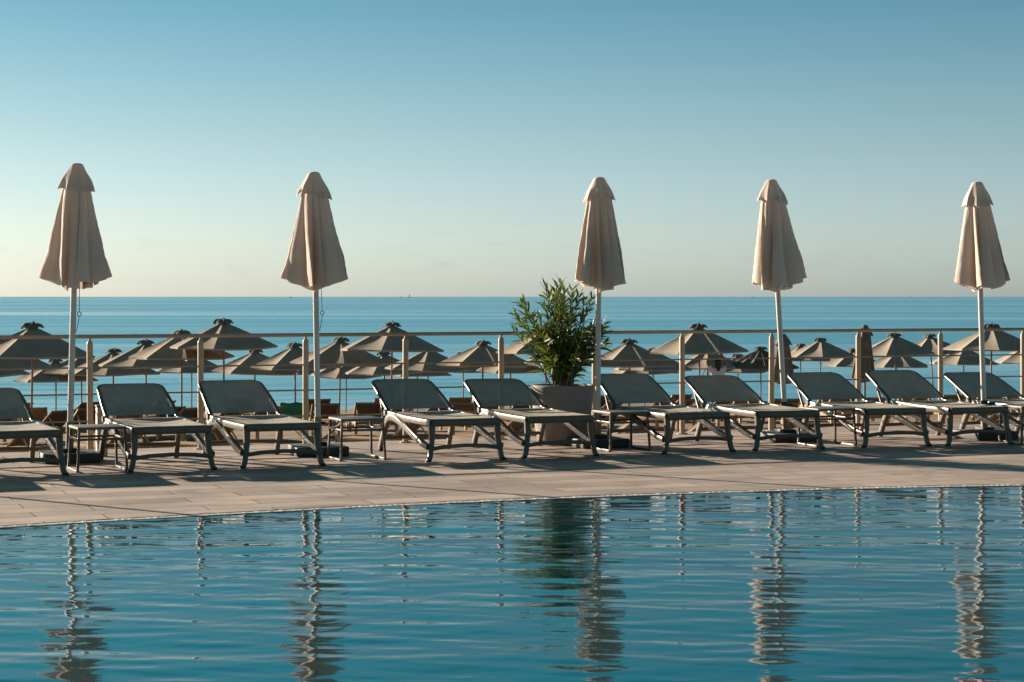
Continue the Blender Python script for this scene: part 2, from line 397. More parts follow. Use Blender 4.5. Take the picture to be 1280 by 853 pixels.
# ------------------------------------------------------------------ loungers
def make_lounger(back_deg=23.5):
    o = empty('sun_lounger')
    # front legs
    for s in (-1,1):
        MB().sweep([(s*.318,.03,.34),(s*.322,.02,.2),(s*.345,.0,.05),(s*.365,-.005,0)], [.062,.052,.048,.046], [.05,.045,.042,.04], up=(0,1,0)).build('front_leg', M['frame'], o)
    # side arches: rear leg rising to the rail, then running down to the front leg
    for s in (-1,1):
        pts = []; key = [(.02,.135),(.22,.165),(.50,.235),(.78,.305),(.98,.34),(1.12,.345),(1.22,.31),(1.30,.22),(1.37,.10),(1.42,0)]
        for i in range(len(key)-1):
            p0 = key[max(0,i-1)]; p1 = key[i]; p2 = key[i+1]; p3 = key[min(len(key)-1,i+2)]
            for t in (0,.33,.66):
                f = lambda k: .5*((2*p1[k])+(-p0[k]+p2[k])*t+(2*p0[k]-5*p1[k]+4*p2[k]-p3[k])*t*t+(-p0[k]+3*p1[k]-3*p2[k]+p3[k])*t**3)
                pts.append((f(0), f(1)))
        pts.append(key[-1]); n = len(pts)
        P = [(s*(.338+.016*abs(2*i/n-1.1)), y, z) for i,(y,z) in enumerate(pts)]
        MB().sweep(P, .048, [.05+.02*math.sin(math.pi*i/(n-1)) for i in range(n)], up=(0,0,1)).build('side_arch', M['frame'], o)
    # frame rails and foot rim
    b = MB()
    for s in (-1,1):
        b.sweep([(s*.325,.02,.352),(s*.328,.3,.352),(s*.33,.7,.355),(s*.33,1.05,.368),(s*.332,1.28,.372)], .046, .062)
    b.sweep([(-.322,.012,.352),(-.2,-.004,.352),(0,-.008,.352),(.2,-.004,.352),(.322,.012,.352)], .05, .066)
    b.sweep([(-.32,.62,.335),(.32,.62,.335)], .03, .03)
    b.sweep([(-.33,1.24,.36),(.33,1.24,.36)], .034, .034)
    b.build('bed_frame', M['frame'], o)
    b = MB(); b.sweep([(-.345,.0,.115),(-.2,.0,.135),(0,.0,.143),(.2,.0,.135),(.345,.0,.115)], .03, .036); b.build('front_crossbar', M['frame'], o)
    b = MB(); b.sweep([(-.345,1.35,.13),(0,1.35,.138),(.345,1.35,.13)], .028, .036); b.build('rear_crossbar', M['frame'], o)
    # seat sling
    b = MB()
    def seat(u, v):
        x = (u-.5)*.625; y = .012+v*1.215
        sag = -.026*math.sin(math.pi*u)*math.sin(math.pi*min(1,v*1.05)) + .0025*math.sin(v*23)*math.sin(math.pi*u)
        return Vector((x, y, .386+sag+.012*max(0,v-.7)))
    b.grid(seat, 12, 24); b.build('seat_sling', M['sling'], o, angle=180)
    # backrest
    ca, sa = math.cos(R(back_deg)), math.sin(R(back_deg))
    br = lambda x, l, off=0: Vector((x, 1.245+l*ca-off*sa, .392+l*sa+off*ca+.012*math.sin(math.pi*min(1,max(0,l)/.67))))
    path = [br(-.325,0), br(-.322,.2), br(-.312,.4), br(-.303,.54)] + arc((-.215,.585),.085,180,90,6,lambda x,l: br(x,l)) \
         + arc((.215,.585),.085,90,0,6,lambda x,l: br(x,l)) + [br(.303,.54), br(.312,.4), br(.322,.2), br(.325,0)]
    nrm = br(0,.3,1)-br(0,.3)
    bf = MB(); bf.sweep(path, .042, .03, up=nrm); bfo = bf.build('backrest_frame', M['frame'], o)
    b = MB()
    def back(u, v):
        l = .01+v*.655; hw = .322-.03*v
        if l > .58: hw -= .088-math.sqrt(max(0,.088**2-(l-.58)**2))
        return br((u*2-1)*(hw-.004), l, .017-.024*math.sin(math.pi*u)*math.sin(math.pi*v)+.002*math.sin(v*17+u*3))
    b.grid(back, 12, 18); b.build('backrest_sling', M['sling'], o, angle=180)
    for s in (-1,1):
        MB().sweep([br(s*.29,.40,-.02), Vector((s*.30,1.44,.30)), Vector((s*.31,1.30,.24))], .02, .028, up=(1,0,0)).build('back_strut', M['frame'], o)
        MB().tube([(s*.345,1.245,.384),(s*.368,1.245,.384)], .03, 16, up=(0,1,0)).build('hinge', M['frame'], o)
    for s in (-1,1):
        MB().sweep([(s*.366,-.005,.0),(s*.364,-.005,.022)], .052, .046, up=(0,1,0)).build('foot_pad', M['rubber'], o)
    return o
def ang_at(x): return R(max(16, min(25, 21.3-.55*x)))
L_LABEL = ['grey-brown sun lounger standing beyond the left end of the row',
 'sun lounger cut off by the left edge, left of the leftmost parasol pole',
 'sun lounger right of the leftmost parasol pole, its back before the short bollard',
 'sun lounger just left of the second parasol pole, its back against a railing post',
 'sun lounger right of the low table by the second parasol pole',
 'sun lounger whose foot end stands in front of the big potted oleander',
 'sun lounger just right of the potted oleander, behind the table at the middle parasol',
 'sun lounger second right of the oleander, below the person with raised arms',
 'sun lounger whose backrest is crossed by the fourth parasol pole from the left',
 'sun lounger in front of the closed beach umbrella at the ninth railing post',
 'sun lounger whose backrest is crossed by the rightmost parasol pole',
 'sun lounger cut off by the right edge, only its backrest corner and foot showing']
lp = [(162.5,591),(303,586),(535,578),(655,573),(830,567.5),(944,564.3),(1080,560),(1184.6,558)]
orig = []
for p in lp:
    g = ground(*p); a = ang_at(g.x); orig.append((g+Vector((math.cos(a), math.sin(a),0))*.365, a))
g = ground(82,594.5); a = ang_at(g.x); u = Vector((math.cos(a), math.sin(a),0)); o0 = g-u*.365
orig = [(o0-u*1.05, a), (o0, a)] + orig
a = ang_at(5.4); g = ground(1292, 555.5); orig.append((g+Vector((math.cos(a), math.sin(a),0))*.365, a))
lpro = [make_lounger(a) for a in (23.5, 22.0, 25.0)]; lused = [False]*3
for i, (p, a) in enumerate(orig):
    k = (0,1,0,2,0,1,2,1,0,2,1,0)[i]; o = copy_tree(lpro[k]) if lused[k] else lpro[k]; lused[k] = True
    o.location = p; o.rotation_euler = (0,0,a+R(rnd.uniform(-1.4,1.4)))
    lab = L_LABEL[i]
    tag(o, lab, 'sun lounger', 'sun loungers in a row on the terrace')

# ------------------------------------------------------------------ side tables
def make_table():
    o = empty('side_table'); w = .40; dd = .40; h = .385
    MB().box((0,0,h-.012), (w+.02,dd+.02,.024), bev=.007).build('table_top', M['sling_solid'], o)
    for s in (-1,1):
        x = s*w/2
        pts = [(x*.97,-dd/2+.01,h-.025),(x*1.05,-dd/2-.015,.03),(x*1.055,-dd/2,.012),(x*1.055,-dd/2+.03,.011),(x*1.055,dd/2-.03,.011),(x*1.055,dd/2,.012),(x*1.05,dd/2+.015,.03),(x*.97,dd/2-.01,h-.025)]
        MB().sweep(pts, .024, .022, up=(1,0,0)).build('sled_leg', M['frame'], o)
    b = MB(); z = h-.105; x = w/2*.985; y = dd/2-.004
    for s in (-1,1):
        b.sweep([(-x,s*y,z),(x,s*y,z)], .018, .02); b.sweep([(s*x,-y,z+.001),(s*x,y,z+.001)], .018, .02)
    b.build('stretcher', M['frame'], o)
    return o
M['sling_solid'] = mat('table_resin', (.16,.145,.125), rough=.5, var=.1)
tt = [(97.5,591.5,-1,'low side table in front of the leftmost parasol pole'),(427,577.3,-1,'low side table just right of the second parasol pole'),
      (762.5,565.5,-1,'low side table right of the middle parasol pole by the potted plant'),(1070,558.6,1,'low side table between loungers right of the fourth parasol pole'),
      (1278,556,-1,'low side table at the right edge by the rightmost parasol pole')]
tp = make_table()
for i, (px, py, sd, lab) in enumerate(tt):
    o = tp if i == 0 else copy_tree(tp)
    g = ground(px, py); a = ang_at(g.x); u = Vector((math.cos(a), math.sin(a), 0)); v = Vector((-math.sin(a), math.cos(a), 0))
    o.location = g - u*(sd*.21) + v*.215; o.rotation_euler = (0,0,a+R(rnd.uniform(-3,3)))
    tag(o, lab, 'side table', 'low side tables between the loungers')

# ------------------------------------------------------------------ closed parasols on the terrace
def smooth(t): return t*t*(3-2*t)
def closed_canopy(seed, ztop, zhem, rtop, rbot, n=208, ribs=10, deep=.85):
    rg = random.Random(seed); b = MB(); rot = rg.uniform(0, 2*math.pi)
    wd = [rg.uniform(.6,1.4) for _ in range(ribs)]; tot = sum(wd); cum = [sum(wd[:i])/tot for i in range(ribs+1)]
    lob = [rg.uniform(.80,1.05) for _ in range(ribs)]
    dep = [deep*rg.uniform(.45,1.1) for _ in range(ribs)]
    gam = [rg.choice([.45,.6,.8,1.0,1.4,2.0]) for _ in range(ribs)]
    cs = [rg.choice([-1,1])*rg.uniform(.25,.62) for _ in range(ribs)]
    qv = rg.uniform(-.45,.45)
    def fn(u, v):
        q = u*2*math.pi; f = ((q-rot)/(2*math.pi)) % 1
        k = max(i for i in range(ribs) if cum[i] <= f); t = (f-cum[k])/(cum[k+1]-cum[k])
        vv = min(1, v)
        g = 1+(gam[k]-1)*(.4+.6*vv)
        bump = math.sin(math.pi*min(1,max(0,t))**g)
        bump = max(0,bump)**.52
        dl = dep[k]*(1-t)+dep[(k+1)%ribs]*t
        ll = lob[k]
        r = (rtop+(rbot-rtop)*(.90*vv+.10*vv*vv))
        fd = dl*(.28+.72*smooth(min(1,vv*1.5)))
        r *= (1-(1-ll)*bump*vv)*(1-fd*(1-bump))
        q2 = q + cs[k]*math.sin(math.pi*min(1,max(0,t)))*(.25+.75*vv)*.85
        r *= 1+.05*mnoise.noise((math.cos(q)*3+seed, math.sin(q)*3, v*3.5))*(.3+vv) + .02*mnoise.noise((math.cos(q)*9+seed, math.sin(q)*9, v*14))
        sq = math.sin(q-qv)**2; r *= 1-.20*sq*vv
        hem = zhem + .03 - .075*sq - .10*(1-r/rbot) + .014*mnoise.noise((math.cos(q)*4, math.sin(q)*4+seed, 1))
        z = ztop+(hem-ztop)*v
        return Vector((r*math.cos(q2), r*math.sin(q2), z))
    b.grid(fn, n, 36, closed_u=True)
    return b
def cap_mesh(seed, z1, z0, r1, r0):
    rg = random.Random(seed*3+1); rot = rg.uniform(0,6.28); amp = [rg.uniform(.6,1.2) for _ in range(8)]
    hh = z1-z0
    prof = [(.002,z1),(r1*.55,z1-.002),(r1*.85,z1-.010),(r1*1.05,z1-.028),(r1*1.4,z1-hh*.28),(r1+(r0-r1)*.62,z1-hh*.58),(r1+(r0-r1)*.88,z1-hh*.86),(r0,z0)]
    b = MB()
    def fn(u, v):
        i = v*(len(prof)-1); k = min(len(prof)-2, int(i)); t = i-k
        r = prof[k][0]*(1-t)+prof[k+1][0]*t; z = prof[k][1]*(1-t)+prof[k+1][1]*t
        q = u*6.28318; f = ((q-rot)/6.28318*8)%8; kk = int(f); w = math.sin(math.pi*(f-kk))**.9
        m = max(0,(v-.3)/.7)
        r *= 1-.30*w*m*amp[kk]; z += .03*w*m*m*amp[kk] - .004; r *= 1+.10*m*mnoise.noise((math.cos(q)*1.6+seed*1.7, math.sin(q)*1.6, v*3)); z += m*(.030*math.cos(q-rot*2.3) + .022*mnoise.noise((math.cos(q)*2.2+seed*3.1, math.sin(q)*2.2, 5)))
        return Vector((r*math.cos(q), r*math.sin(q), z))
    b.grid(fn, 96, 24, closed_u=True); return b
def parasol(i, px, py, tiltx, sleeve_h, sleeve_mat, lab, cord=False, black_clamp=False, ht=0.0, rb=.345):
    p = ground(px, py); o = empty('closed_parasol', p, 0)
    tag(o, lab, 'parasol', 'closed parasols on white poles along the pool terrace')
    b = MB(); b.box((0,0,.045), (.50,.50,.085), bev=.012); b.box((0,0,.105),(.15,.15,.034),bev=.008); bo = b.build('base', M['basegrey'], o); bo.rotation_euler = (0,0,R(18+rnd.uniform(-4,4)))
    sl = MB().tube([(0,0,.10),(0,0,sleeve_h)], .036, 18, up=(0,1,0)).build('pole_sleeve', sleeve_mat, o)
    if black_clamp:
        b = MB(); b.tube([(0,0,sleeve_h-.02),(0,0,sleeve_h+.035)], .042, 18, up=(0,1,0)); b.tube([(.03,0,sleeve_h),(.085,0,sleeve_h)], .012, 10); b.build('clamp', M['rubber'], o)
    else:
        MB().tube([(.03,-.01,.30),(.075,-.01,.30)], .014, 10).build('clamp_knob', M['rubber'], o)
    MB().tube([(0,0,.12),(0,0,2.58)], .0275, 18, up=(0,1,0)).build('pole', M['polewhite'], o)
    z1 = 2.72+ht
    closed_canopy(20+i, z1-.19, 1.655, .118, rb).build('canopy', M['canvas'], o, angle=180, recalc=False)
    cap_mesh(i+2, z1, z1-.25, .060, .184 if i < 2 else .172).build('vent_cap', M['canvas'], o, angle=180, recalc=False)
    MB().tube([(0,0,1.63),(0,0,1.75)], .04, 16, up=(0,1,0)).build('runner_hub', M['rubber'], o)
    if cord:
        b = MB(); b.tube([(.055,-.02,1.58),(.058,-.02,1.44),(.06,-.02,1.36)], .003, 6, up=(0,1,0))
        b.tube([(.06+.018*math.cos(t*.524), -.02, 1.345+.018*math.sin(t*.524)) for t in range(13)], .004, 6, up=(0,1,0))
        b.tube([(.06,-.02,1.33),(.05,-.02,1.25),(.035,-.02,1.18)], .003, 6, up=(0,1,0)); b.build('pull_cord', M['cord'], o)
    for c in kids(o):
        if c.name.split('.')[0] != 'base': c.rotation_euler = (0, tiltx, 0)
    return o
parasol(0, -270, 596, 0, .4, M['sleeve'], 'closed beige parasol standing left of the picture')
parasol(1, 86.5, 577, .027, .36, M['sleeve'], 'leftmost closed beige parasol, dark square base behind the side table, cord under its canopy', cord=True, rb=.325)
parasol(2, 398, 568.5, -.016, .36, M['tansleeve'], 'closed beige parasol second from left, pull cord hanging below its canopy', cord=True, ht=-.03)
parasol(3, 747, 558.5, .006, .34, M['tansleeve'], 'closed beige parasol in front of the potted oleander', ht=-.02)
parasol(4, 983, 551, -.058, .37, M['tansleeve'], 'leaning closed beige parasol second from right, black clamp on its pole', black_clamp=True, ht=.01, rb=.325)
parasol(5, 1231, 548.5, -.03, .37, M['tansleeve'], 'rightmost closed beige parasol, black clamp on its pole', black_clamp=True, rb=.325)

# ------------------------------------------------------------------ potted oleander
def oleander():
    p = ground(703, 555); po = empty('plant_pot', p, 0); tag(po, 'large tapered taupe plant pot standing by the middle parasol base', 'plant pot')
    b = MB(); b.lathe([(.001,0),(.22,0),(.245,.012),(.262,.06),(.29,.25),(.312,.45),(.322,.575),(.322,.595),(.312,.603),(.298,.600),(.292,.58),(.288,.53)], 48)
    b.build('body', M['pot'], po, angle=60)
    b = MB(); b.lathe([(.001,.545),(.15,.55),(.29,.535)], 32); b.build('soil', M['soil'], po)
    o = empty('oleander', p+Vector((0,0,.54)), 0); tag(o, 'bushy green oleander with narrow pointed leaves growing in the taupe pot', 'plant')
    rg = random.Random(5); stems = MB(); bm = bmesh.new(); tl = bm.faces.layers.float.new('t'); tints = []
    def leaf(c, d, ln, w, tint):
        d = d.normalized(); up = Vector((0,0,1)); sd = d.cross(up)
        if sd.length < .05: sd = d.cross(Vector((1,0,0)))
        sd.normalize(); sd = (Matrix.Rotation(rg.uniform(-.9,.9), 3, d) @ sd); nr = sd.cross(d)
        droop = rg.uniform(.05,.3)
        sec = [(0,.12),(.25,.8),(.5,1),(.75,.7),(1,0.03)]
        prev = None
        for t, ww in sec:
            q = c + d*(ln*t) - Vector((0,0,1))*(droop*ln*t*t)
            cur = (bm.verts.new(q-sd*w*ww+nr*w*.3*ww), bm.verts.new(q), bm.verts.new(q+sd*w*ww+nr*w*.3*ww))
            if prev:
                bm.faces.new((prev[0],prev[1],cur[1],cur[0])); bm.faces.new((prev[1],prev[2],cur[2],cur[1])); tints.extend((tint,tint))
            prev = cur
    for i in range(52):
        a = rg.uniform(0, 2*math.pi); sp = math.sqrt(rg.random())
        base = Vector((rg.uniform(-.11,.11), rg.uniform(-.11,.11), 0))
        zc = rg.uniform(.30, .98)
        reach = sp*(.22+.30*math.sin(math.pi*min(1,max(0,(zc-.05)/1.05))))
        tip = base*.6 + Vector((math.cos(a)*reach, math.sin(a)*reach, zc))
        if i < 7: tip = Vector((rg.uniform(-.20,.12), rg.uniform(-.15,.15), rg.uniform(.98,1.12)))
        if 7 <= i < 13: tip = Vector((rg.uniform(-.56,-.34), rg.uniform(-.15,.15), rg.uniform(.60,.93)))
        if 13 <= i < 20: tip = Vector((rg.uniform(.28,.47), rg.uniform(-.15,.15), rg.uniform(.46,.80)))
        hgt = tip.z; a = math.atan2(tip.y, tip.x)
        mid = base.lerp(tip,.5) + Vector((-math.cos(a)*.05, -math.sin(a)*.05, .07))
        pts = []
        for k in range(9):
            t = k/8; pts.append(base*(1-t)**2 + mid*2*t*(1-t) + tip*t*t)
        stems.tube(pts, [.009-.006*k/8 for k in range(9)], 5)
        nwh = int(5+hgt*7)
        for k in range(nwh):
            t = .22+.78*(k+.6)/nwh if i % 3 else .08+.92*(k+.6)/nwh
            c = base*(1-t)**2 + mid*2*t*(1-t) + tip*t*t
            tan = ((mid-base)*(1-t)+(tip-mid)*t).normalized()
            topmost = t > .85
            for m in range(3 if not topmost else 4):
                q = 2*math.pi*(m/3)+k*1.05+rg.uniform(-.4,.4)
                side = tan.cross(Vector((0,1,0.1))).normalized(); s2 = tan.cross(side)
                out = (side*math.cos(q)+s2*math.sin(q))
                d = out*rg.uniform(.6,1.0) + tan*(rg.uniform(.5,1.0) if not topmost else rg.uniform(.9,1.8))
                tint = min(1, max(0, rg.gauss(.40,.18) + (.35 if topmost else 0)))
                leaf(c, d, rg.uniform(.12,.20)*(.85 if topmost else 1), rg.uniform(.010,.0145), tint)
    stems.build('stems', M['leafstem'], o)
    me = bpy.data.meshes.new('foliage'); bm.to_mesh(me); bm.free(); me.materials.append(M['leaf'])
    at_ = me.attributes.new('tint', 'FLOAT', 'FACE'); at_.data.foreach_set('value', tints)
    me.polygons.foreach_set('use_smooth', [True]*len(me.polygons))
    f = bpy.data.objects.new('foliage', me); C.objects.link(f); f.parent = o
oleander()

# ------------------------------------------------------------------ beach umbrellas
UR, UH, UD = 1.5, 2.6, .66
def canopy_mb(seed, R0=UR, z0=UH, drop=UD, sag=.07, sides=8):
    rg = random.Random(seed); b = MB(); js = [rg.uniform(-.03,.03) for _ in range(sides)]
    per = 8; n = sides*per
    def fn(u, v):
        f = u*sides; k = int(f)%sides; t = f-int(f)
        a0, a1 = 2*math.pi*k/sides, 2*math.pi*(k+1)/sides; k2 = (k+1)%sides
        r = .06+(R0-.06)*v
        p0 = Vector((math.cos(a0), math.sin(a0), 0))*r; p1 = Vector((math.cos(a1), math.sin(a1), 0))*r
        p = p0.lerp(p1, t); w = 4*t*(1-t)
        p *= 1-.045*w*v*v                                # hem curved in between the ribs
        z = z0 - drop*(v**1.06) + (js[k]*(1-t)+js[k2]*t)*v
        z -= sag*w*math.sin(math.pi*min(1,v*.95))*.8
        return p+Vector((0,0,z))
    g = b.grid(fn, n, 9, closed_u=True)
    # short valance at the hem
    last = g[-1]; low = [b.bm.verts.new(v.co+Vector((0,0,-.045))) for v in last]
    for i in range(len(last)): b.bm.faces.new((last[i], last[(i+1)%len(last)], low[(i+1)%len(last)], low[i]))
    return b
def make_beach_umbrella(seed, thatch=False):
    o = empty('beach_umbrella')
    canopy_mb(seed, sides=16 if thatch else 8, drop=.68 if thatch else UD).build('canopy', M['thatch'] if thatch else M['beach_canvas'], o, angle=14, recalc=False)
    # ruffled vent cap bunched at the top
    rg = random.Random(seed+9); ph = rg.uniform(0,6)
    b = MB()
    def fn(u, v):
        q = u*6.28318; w1 = min(1, v/.6); w2 = max(0, (v-.6)/.4)
        nn = mnoise.noise((math.cos(q)*2.2+seed, math.sin(q)*2.2, 1))
        r = .02+.19*w1+.05*w2*(1+.35*math.sin(9*q+ph)) + .04*w1*nn
        z = UH+.115-.045*w1-.085*w2 + .035*w1*nn + .018*w1*math.sin(7*q+ph)
        return Vector((r*math.cos(q)*(1+.08*math.sin(3*q)), r*math.sin(q), z))
    b.grid(fn, 48, 6, closed_u=True); b.build('vent_cap', M['vent'], o, angle=180, recalc=False)
    b = MB(); b.lathe([(.001,UH+.15),(.03,UH+.13),(.035,UH+.10),(.022,UH+.06),(.03,UH-.02)], 12); b.build('finial', M['wood'], o)
    MB().tube([(0,0,-.5),(0,0,UH-.02)], .026, 12, up=(0,1,0)).build('pole', M['wood'], o)
    b = MB(); b.tube([(0,0,UH-.60),(0,0,UH-.50)], .055, 12, up=(0,1,0)); b.build('hub', M['wood'], o)
    for k in range(8):
        q = 2*math.pi*k/8; dr = Vector((math.cos(q), math.sin(q), 0))
        rb = MB(); rb.sweep([dr*.05+Vector((0,0,UH-.06)), dr*(UR*.97)+Vector((0,0,UH-UD*.985-.03))], .025, .022)
        ro = rb.build('rib', M['wood'], o)
        sb = MB(); sb.sweep([dr*.05+Vector((0,0,UH-.55)), dr*(UR*.5)+Vector((0,0,UH-UD*.5-.04))], .02, .018); sb.build('strut', M['wood'], ro)
    return o
UM = [ # apex x, apex y, radius px, label
 (41,406,80,'large open beach umbrella behind the leftmost lounger, nearest the left corner'),
 (-6,424,74,'dark shaded umbrella cut by the left edge, tip just under the large corner umbrella'),
 (-28,437,64,'lower umbrella at the left edge, only its right tip showing under two others'),
 (70,450,52,'small low umbrella half way between the large left umbrella and the first railing post'),
 (102,441,52,'umbrella whose dark top shows just left of the first railing post'),
 (142,438,58,'umbrella just right of the first railing post, above the second lounger'),
 (182,427,61,'umbrella whose sunlit panel rises behind the second lounger backrest'),
 (227,415,66,'big umbrella just left of the second railing post, overlapped by the taller one'),
 (280,401,68,'tallest umbrella, above the lounger left of the second parasol pole'),
 (240,441,48,'small pale umbrella under the big one at the second railing post'),
 (319,438,56,'umbrella right of the tallest one, above the third lounger backrest corner'),
 (369,431,58,'umbrella just left of the third railing post, beside the second parasol pole'),
 (380,447,40,'small umbrella behind the second parasol pole, under two larger canopies'),
 (426,424,63,'umbrella right of the second parasol pole, its left side cut by that pole'),
 (432,447,46,'low umbrella under the canopy right of the second parasol pole'),
 (480,441,51,'umbrella tucked under the large one left of the fourth post, sunlit left panel'),
 (490,405,66,'large umbrella left of the fourth railing post, above the lounger in mid left'),
 (536,435,55,'umbrella just right of the fourth railing post'),
 (522,447,45,'low umbrella hidden behind the one right of the fourth railing post'),
 (605,428,60,'umbrella left of the fifth railing post, above the lounger before the oleander'),
 (579,442,43,'low pale umbrella under the one left of the fifth railing post'),
 (638,441,47,'umbrella right behind the fifth railing post, left of the oleander'),
 (682,410,63,'umbrella mostly hidden by the oleander leaves, only its left tip showing'),
 (696,432,48,'low umbrella behind the oleander, orange underside showing left of its leaves'),
 (787,426,62,'umbrella just right of the middle parasol pole, right of the oleander'),
 (816,437,50,'umbrella behind, low on the right of the one beside the oleander'),
 (806,444,44,'small low umbrella under the pair between the oleander and the seventh post'),
 (873,407,66,'large umbrella held by the person with raised arms, right of the seventh post'),
 (884,436,48,'dark umbrella behind the person with raised arms'),
 (922,444,40,'small umbrella under the dark striped one, right of the person'),
 (1025,424,44,'umbrella right of the left closed beach umbrella and of the fourth parasol pole'),
 (1001,431,40,'small umbrella peeping out left of the one beside the fourth parasol pole'),
 (1066,437,39,'low umbrella left of the right closed beach umbrella, lit orange beneath'),
 (1118,418,50,'umbrella just right of the right closed beach umbrella'),
 (1121,438,41,'low umbrella under the one right of the right closed beach umbrella'),
 (1162,419,45,'umbrella on a leaning pole just left of the tenth railing post'),
 (1239,407,60,'large umbrella behind the rightmost parasol pole'),
 (1204,433,43,'low wide umbrella right of the tenth railing post, under the large one'),
 (1287,428,45,'umbrella cut by the right edge, its pole leaning beside the last parasol'),
]
protos = [make_beach_umbrella(s) for s in (1,2,3)]
used = [False]*3; urg = random.Random(21)
UPOS = []
for i, (ax, ay, rp, lab) in enumerate(UM):
    k = i % 3
    if used[k]: o = copy_tree(protos[k])
    else: o = protos[k]; used[k] = True
    Y = UR*F/rp; a = at(ax, ay, Y); base = gz(a.x, a.y)
    tx, ty = urg.gauss(0,.012), urg.gauss(0,.012)
    if 'leaning' in lab: ty = -.07
    o.location = (a.x-ty*UH, a.y, a.z-UH-.06)
    o.rotation_euler = (tx, ty, urg.uniform(0, .785)); UPOS.append((a.x, a.y))
    tag(o, 'taupe '+lab if not lab.startswith(('dark','large open')) else lab, 'beach umbrella', 'open umbrellas on the beach below the terrace')
# the umbrella with a dark striped cover
th = make_beach_umbrella(8, thatch=True); Y = 1.5*F/48; a = at(951,435,Y); th.location = (a.x, a.y, a.z-UH-.06)
tag(th, 'dark striped dome-topped umbrella just left of the eighth railing post', 'beach umbrella')
# two closed beach umbrellas
def closed_beach(ax, ay, hem_y, rp, seed, lab):
    Y = 50.0; a = at(ax, ay, Y); base = gz(a.x, a.y); o = empty('closed_beach_umbrella', (a.x, a.y, base)); tag(o, lab, 'beach umbrella')
    top = a.z-base; hem = at(ax, hem_y, Y).z-base; r = rp*Y/F
    closed_canopy(seed, top-.08, hem, .12, r, n=96, deep=.55).build('canopy', M['dark_canvas'], o, angle=180, recalc=False)
    cap_mesh(seed, top, top-.30, .07, .24).build('vent_cap', M['vent'], o, angle=180, recalc=False)
    MB().tube([(0,0,-.4),(0,0,top-.05)], .028, 12, up=(0,1,0)).build('pole', M['wood'], o)
closed_beach(979, 417, 476, 18, 41, 'dark closed beach umbrella right behind the fourth parasol pole')
closed_beach(1081, 406, 474, 17, 42, 'dark closed beach umbrella beside the ninth railing post')

# ------------------------------------------------------------------ wooden sunbeds on the beach
def make_bed():
    o = empty('beach_sunbed')       # foot towards +y, backrest at y=0 leaning to -y
    b = MB()
    for s in (-1,1): b.box((s*.31, .95, .27), (.05,1.9,.08), bev=.006)
    b.box((0,1.88,.27),(.57,.04,.07)); b.box((0,.02,.27),(.57,.04,.07)); b.build('frame', M['bedwood'], o)
    b = MB()
    for k in range(15): b.box((0,.62+k*.087,.318),(.60,.065,.018))
    b.build('seat_slats', M['bedwoodpale'], o)
    an = R(38); d = Vector((0,-math.cos(an), math.sin(an))); nn = Vector((0, math.sin(an), math.cos(an)))
    b = MB(); rot = Matrix((( -1,0,0),(0,d.y,nn.y),(0,d.z,nn.z)))
    b0 = Vector((0,.58,.33))
    for s in (-1,1): b.sweep([b0+Vector((s*.31,0,0)), b0+Vector((s*.31,0,0))+d*.66], .04,.05, up=nn)
    b.sweep([b0+Vector((-.31,0,0))+d*.64, b0+Vector((.31,0,0))+d*.64], .04,.045, up=nn)
    b.build('backrest_frame', M['bedwood'], o)
    def cl(u, v): return b0+Vector(((u-.5)*.58,0,0))+d*(.03+v*.60)+nn*.012
    b = MB(); b.grid(cl, 4, 6); b.build('backrest_cloth', M['bedcloth'], o)
    for s in (-1,1):
        b = MB(); b.sweep([b0+Vector((s*.27,0,0))+d*.45, Vector((s*.27,-.05,.27))], .03,.03); b.build('backrest_prop', M['bedwoodpale'], o)
    for s in (-1,1):
        for y in (.12,1.74): MB().box((s*.305,y,.115),(.06,.07,.23), bev=.005).build('leg', M['bedwoodpale'], o)
    return o
bed = make_bed(); bused = False
bx = [8,40,82,116,160,214,246,300,340,368,408,462,512,556,584,612,660,722,776,836,862,912,936,985,1056,1098,1158,1196,1240,1276]
ordn = ['first','second','third','fourth','fifth','sixth','seventh','eighth','ninth','tenth','eleventh','twelfth','thirteenth','fourteenth','fifteenth','sixteenth','seventeenth','eighteenth','nineteenth','twentieth','twenty-first','twenty-second','twenty-third','twenty-fourth','twenty-fifth','twenty-sixth','twenty-seventh','twenty-eighth','twenty-ninth','thirtieth']
brg = random.Random(3); sun_dir_xy = (-.8,.6)
def place_bed(px, Y, lab, group, yaw):
    global bused
    if bused: o = copy_tree(bed)
    else: o = bed; bused = True
    x = (px-640)*Y/F; o.location = (x, Y, gz(x, Y)+.02); o.rotation_euler = (0,0,yaw)
    tag(o, lab, 'sunbed', group); return o
bed_objs = []
for i, px in enumerate(bx):
    Y = 43.5+px/1280*7+brg.uniform(-.6,.9)
    yaw = R(brg.choice([48,44,12,10,40])+brg.uniform(-4,4))
    bed_objs.append(place_bed(px, Y, f'wooden sunbed with raised back, {ordn[i]} from left in the nearest beach row', 'wooden sunbeds in the beach row nearest the terrace', yaw))
k = 0
for px in range(30, 1280, 92):
    Y = 55+px/1280*6+brg.uniform(-1,1)
    place_bed(px+brg.uniform(-14,14), Y, f'wooden sunbed, {ordn[k]} from left in the second beach row, glimpsed between others', 'wooden sunbeds in the second beach row', R(brg.choice([45,15])+brg.uniform(-5,5))); k += 1
k = 0
for px in range(60, 1280, 120):
    Y = 37.5+px/1280*5+brg.uniform(-.8,.8)
    place_bed(px+brg.uniform(-14,14), Y, f'wooden sunbed close below the terrace edge, {ordn[k]} from left, seen under loungers', 'wooden sunbeds close below the terrace edge', R(brg.choice([45,90,60])+brg.uniform(-5,5))); k += 1
